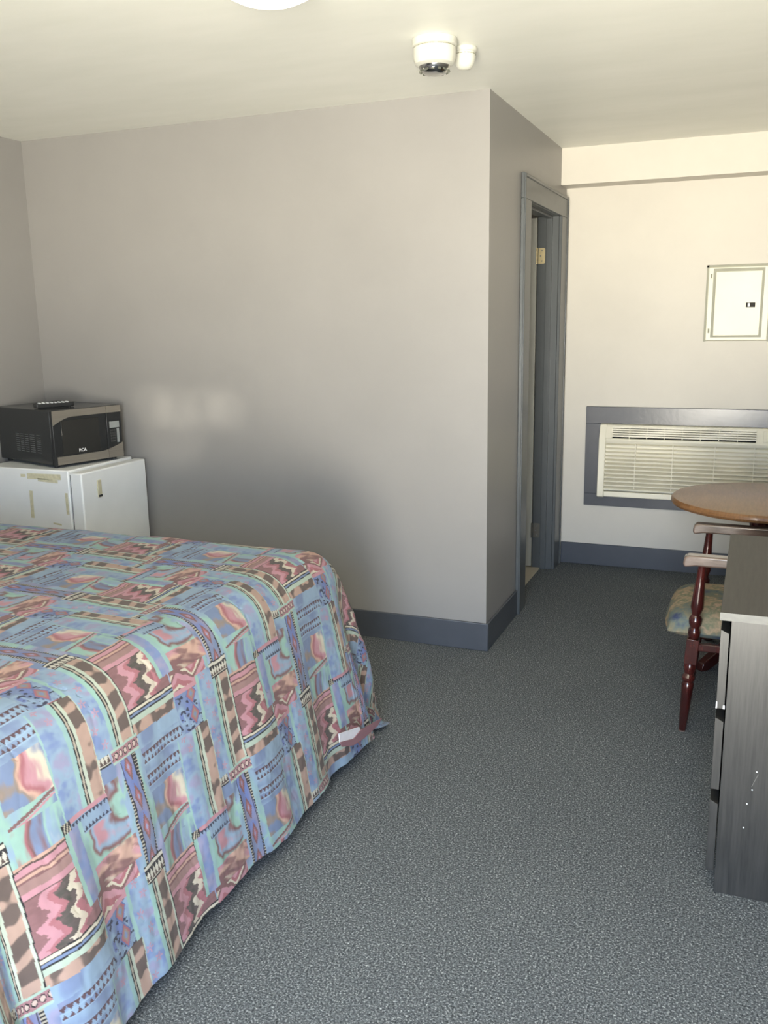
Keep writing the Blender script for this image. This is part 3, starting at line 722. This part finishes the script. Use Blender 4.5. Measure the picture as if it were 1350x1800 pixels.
# ------------------------------------------------------------------ chair (faces -x)
ch = thing('armchair', 'dark wooden armchair with turned legs and floral seat beside table', 'chair', (.03, 3.58, 0))
def LC(o): o.location = (-.03, -3.58, 0); return o
CY0, CY1 = 3.315, 3.845
def turned(bm, p0, p1, prof_, seg=20):
    Ln = (Vector(p1)-Vector(p0)).length
    lathe(bm, [(r_, a*Ln) for r_, a in prof_], seg, align(p0, p1))
LEGP = [(.011, 0), (.013, .03), (.0165, .22), (.021, .62), (.022, .70), (.017, .735), (.023, .76), (.024, .80), (.016, .85), (.021, .90), (.022, .95), (.018, 1)]
POSTP = [(.016, 0), (.021, .04), (.023, .10), (.017, .15), (.023, .20), (.024, .27), (.016, .32), (.018, .36), (.023, .42), (.022, .5), (.017, .75), (.014, .96), (.016, 1)]
for y in (CY0, CY1):
    s_ = -1 if y == CY0 else 1
    foot = (-.165, y, 0); blk0 = (-.150, y, .272); blk1 = (-.144, y, .368); top = (-.128, y, .648)
    bm = bmesh.new(); turned(bm, foot, blk0, LEGP)
    box(bm, -.022, .022, -.022, .022, 0, .096, align(blk0, blk1)); lg = LC(obj('leg', bm, M_MAHOG, ch, bevel=.002, ang=60))
    bm = bmesh.new(); turned(bm, (foot[0], foot[1], 0.0005), (foot[0]+.0012, foot[1], .022), [(.0118, 0), (.0136, 1)]); obj('worn_tip', bm, M_ARM, lg)['label'] = 'worn pale wood foot'
    bm = bmesh.new(); turned(bm, blk1, top, POSTP); LC(obj('arm_post', bm, M_MAHOG, ch))
    # armrest
    bm = bmesh.new(); pr = [(-.188, .638), (-.194, .650), (-.190, .674), (-.175, .682), (.05, .680), (.27, .686), (.27, .650), (.05, .644), (-.15, .644)]
    prism(bm, pr, 'y', y-.026, y+.026); LC(obj('armrest', bm, M_ARM, ch, bevel=.008, seg=3, ang=30))
    # rear leg continues as the back post
    bm = bmesh.new(); turned(bm, (.30, y, 0), (.27, y, .36), LEGP); turned(bm, (.27, y, .36), (.345, y, .93), [(.02, 0), (.022, .3), (.018, .6), (.02, .9), (.012, 1)])
    LC(obj('leg', bm, M_MAHOG, ch))
bm = bmesh.new()
box(bm, -.155, -.130, CY0+.02, CY1-.02, .318, .350); box(bm, .26, .28, CY0+.02, CY1-.02, .318, .350)
box(bm, -.13, .26, CY0-.008, CY0+.012, .322, .350); box(bm, -.13, .26, CY1-.012, CY1+.008, .322, .350)
LC(obj('seat_frame', bm, M_MAHOG, ch, bevel=.003))
bm = bmesh.new()
turned(bm, (.29, CY0, .16), (.29, CY1, .16), [(.009, 0), (.014, .5), (.009, 1)], 12)
LC(obj('stretcher', bm, M_MAHOG, ch))
# cushion: puffy rounded slab, notched around the posts
bm = bmesh.new(); nu, nv = 36, 36; top_, bot_ = {}, {}
cx0, cx1, cy0, cy1 = -.262, .255, CY0+.020, CY1-.020
for i in range(nu+1):
    for j in range(nv+1):
        a, b = 2*i/nu-1, 2*j/nv-1
        x = (cx0+cx1)/2+(cx1-cx0)/2*a*(1-.10*b*b*(a < 0)*abs(a)); y = (cy0+cy1)/2+(cy1-cy0)/2*b
        e = (max(0, 1-abs(a)**5)*max(0, 1-abs(b)**6))**.42
        top_[i, j] = bm.verts.new((x, y, .378+e*(.075+.012*(1-a*a)*(1-b*b)))); bot_[i, j] = bm.verts.new((x, y, .378-e*.028))
for d_, rev in ((top_, 0), (bot_, 1)):
    for i in range(nu):
        for j in range(nv):
            f = [d_[i, j], d_[i+1, j], d_[i+1, j+1], d_[i, j+1]]; bm.faces.new(f[::-1] if rev else f)
bmesh.ops.remove_doubles(bm, verts=bm.verts, dist=1e-5)
o = LC(obj('seat_cushion', bm, M_UPH, ch)); o['label'] = 'floral fabric seat cushion'
bm = bmesh.new()
prism(bm, [(.325, .80), (.350, .94), (.372, .94), (.347, .80)], 'y', CY0, CY1)
for i in range(5):
    y = CY0+.09+i*(CY1-CY0-.18)/4; turned(bm, (.275, y, .345), (.335, y, .82), [(.009, 0), (.014, .3), (.009, .6), (.012, 1)], 12)
LC(obj('backrest', bm, M_MAHOG, ch, bevel=.002, ang=60))
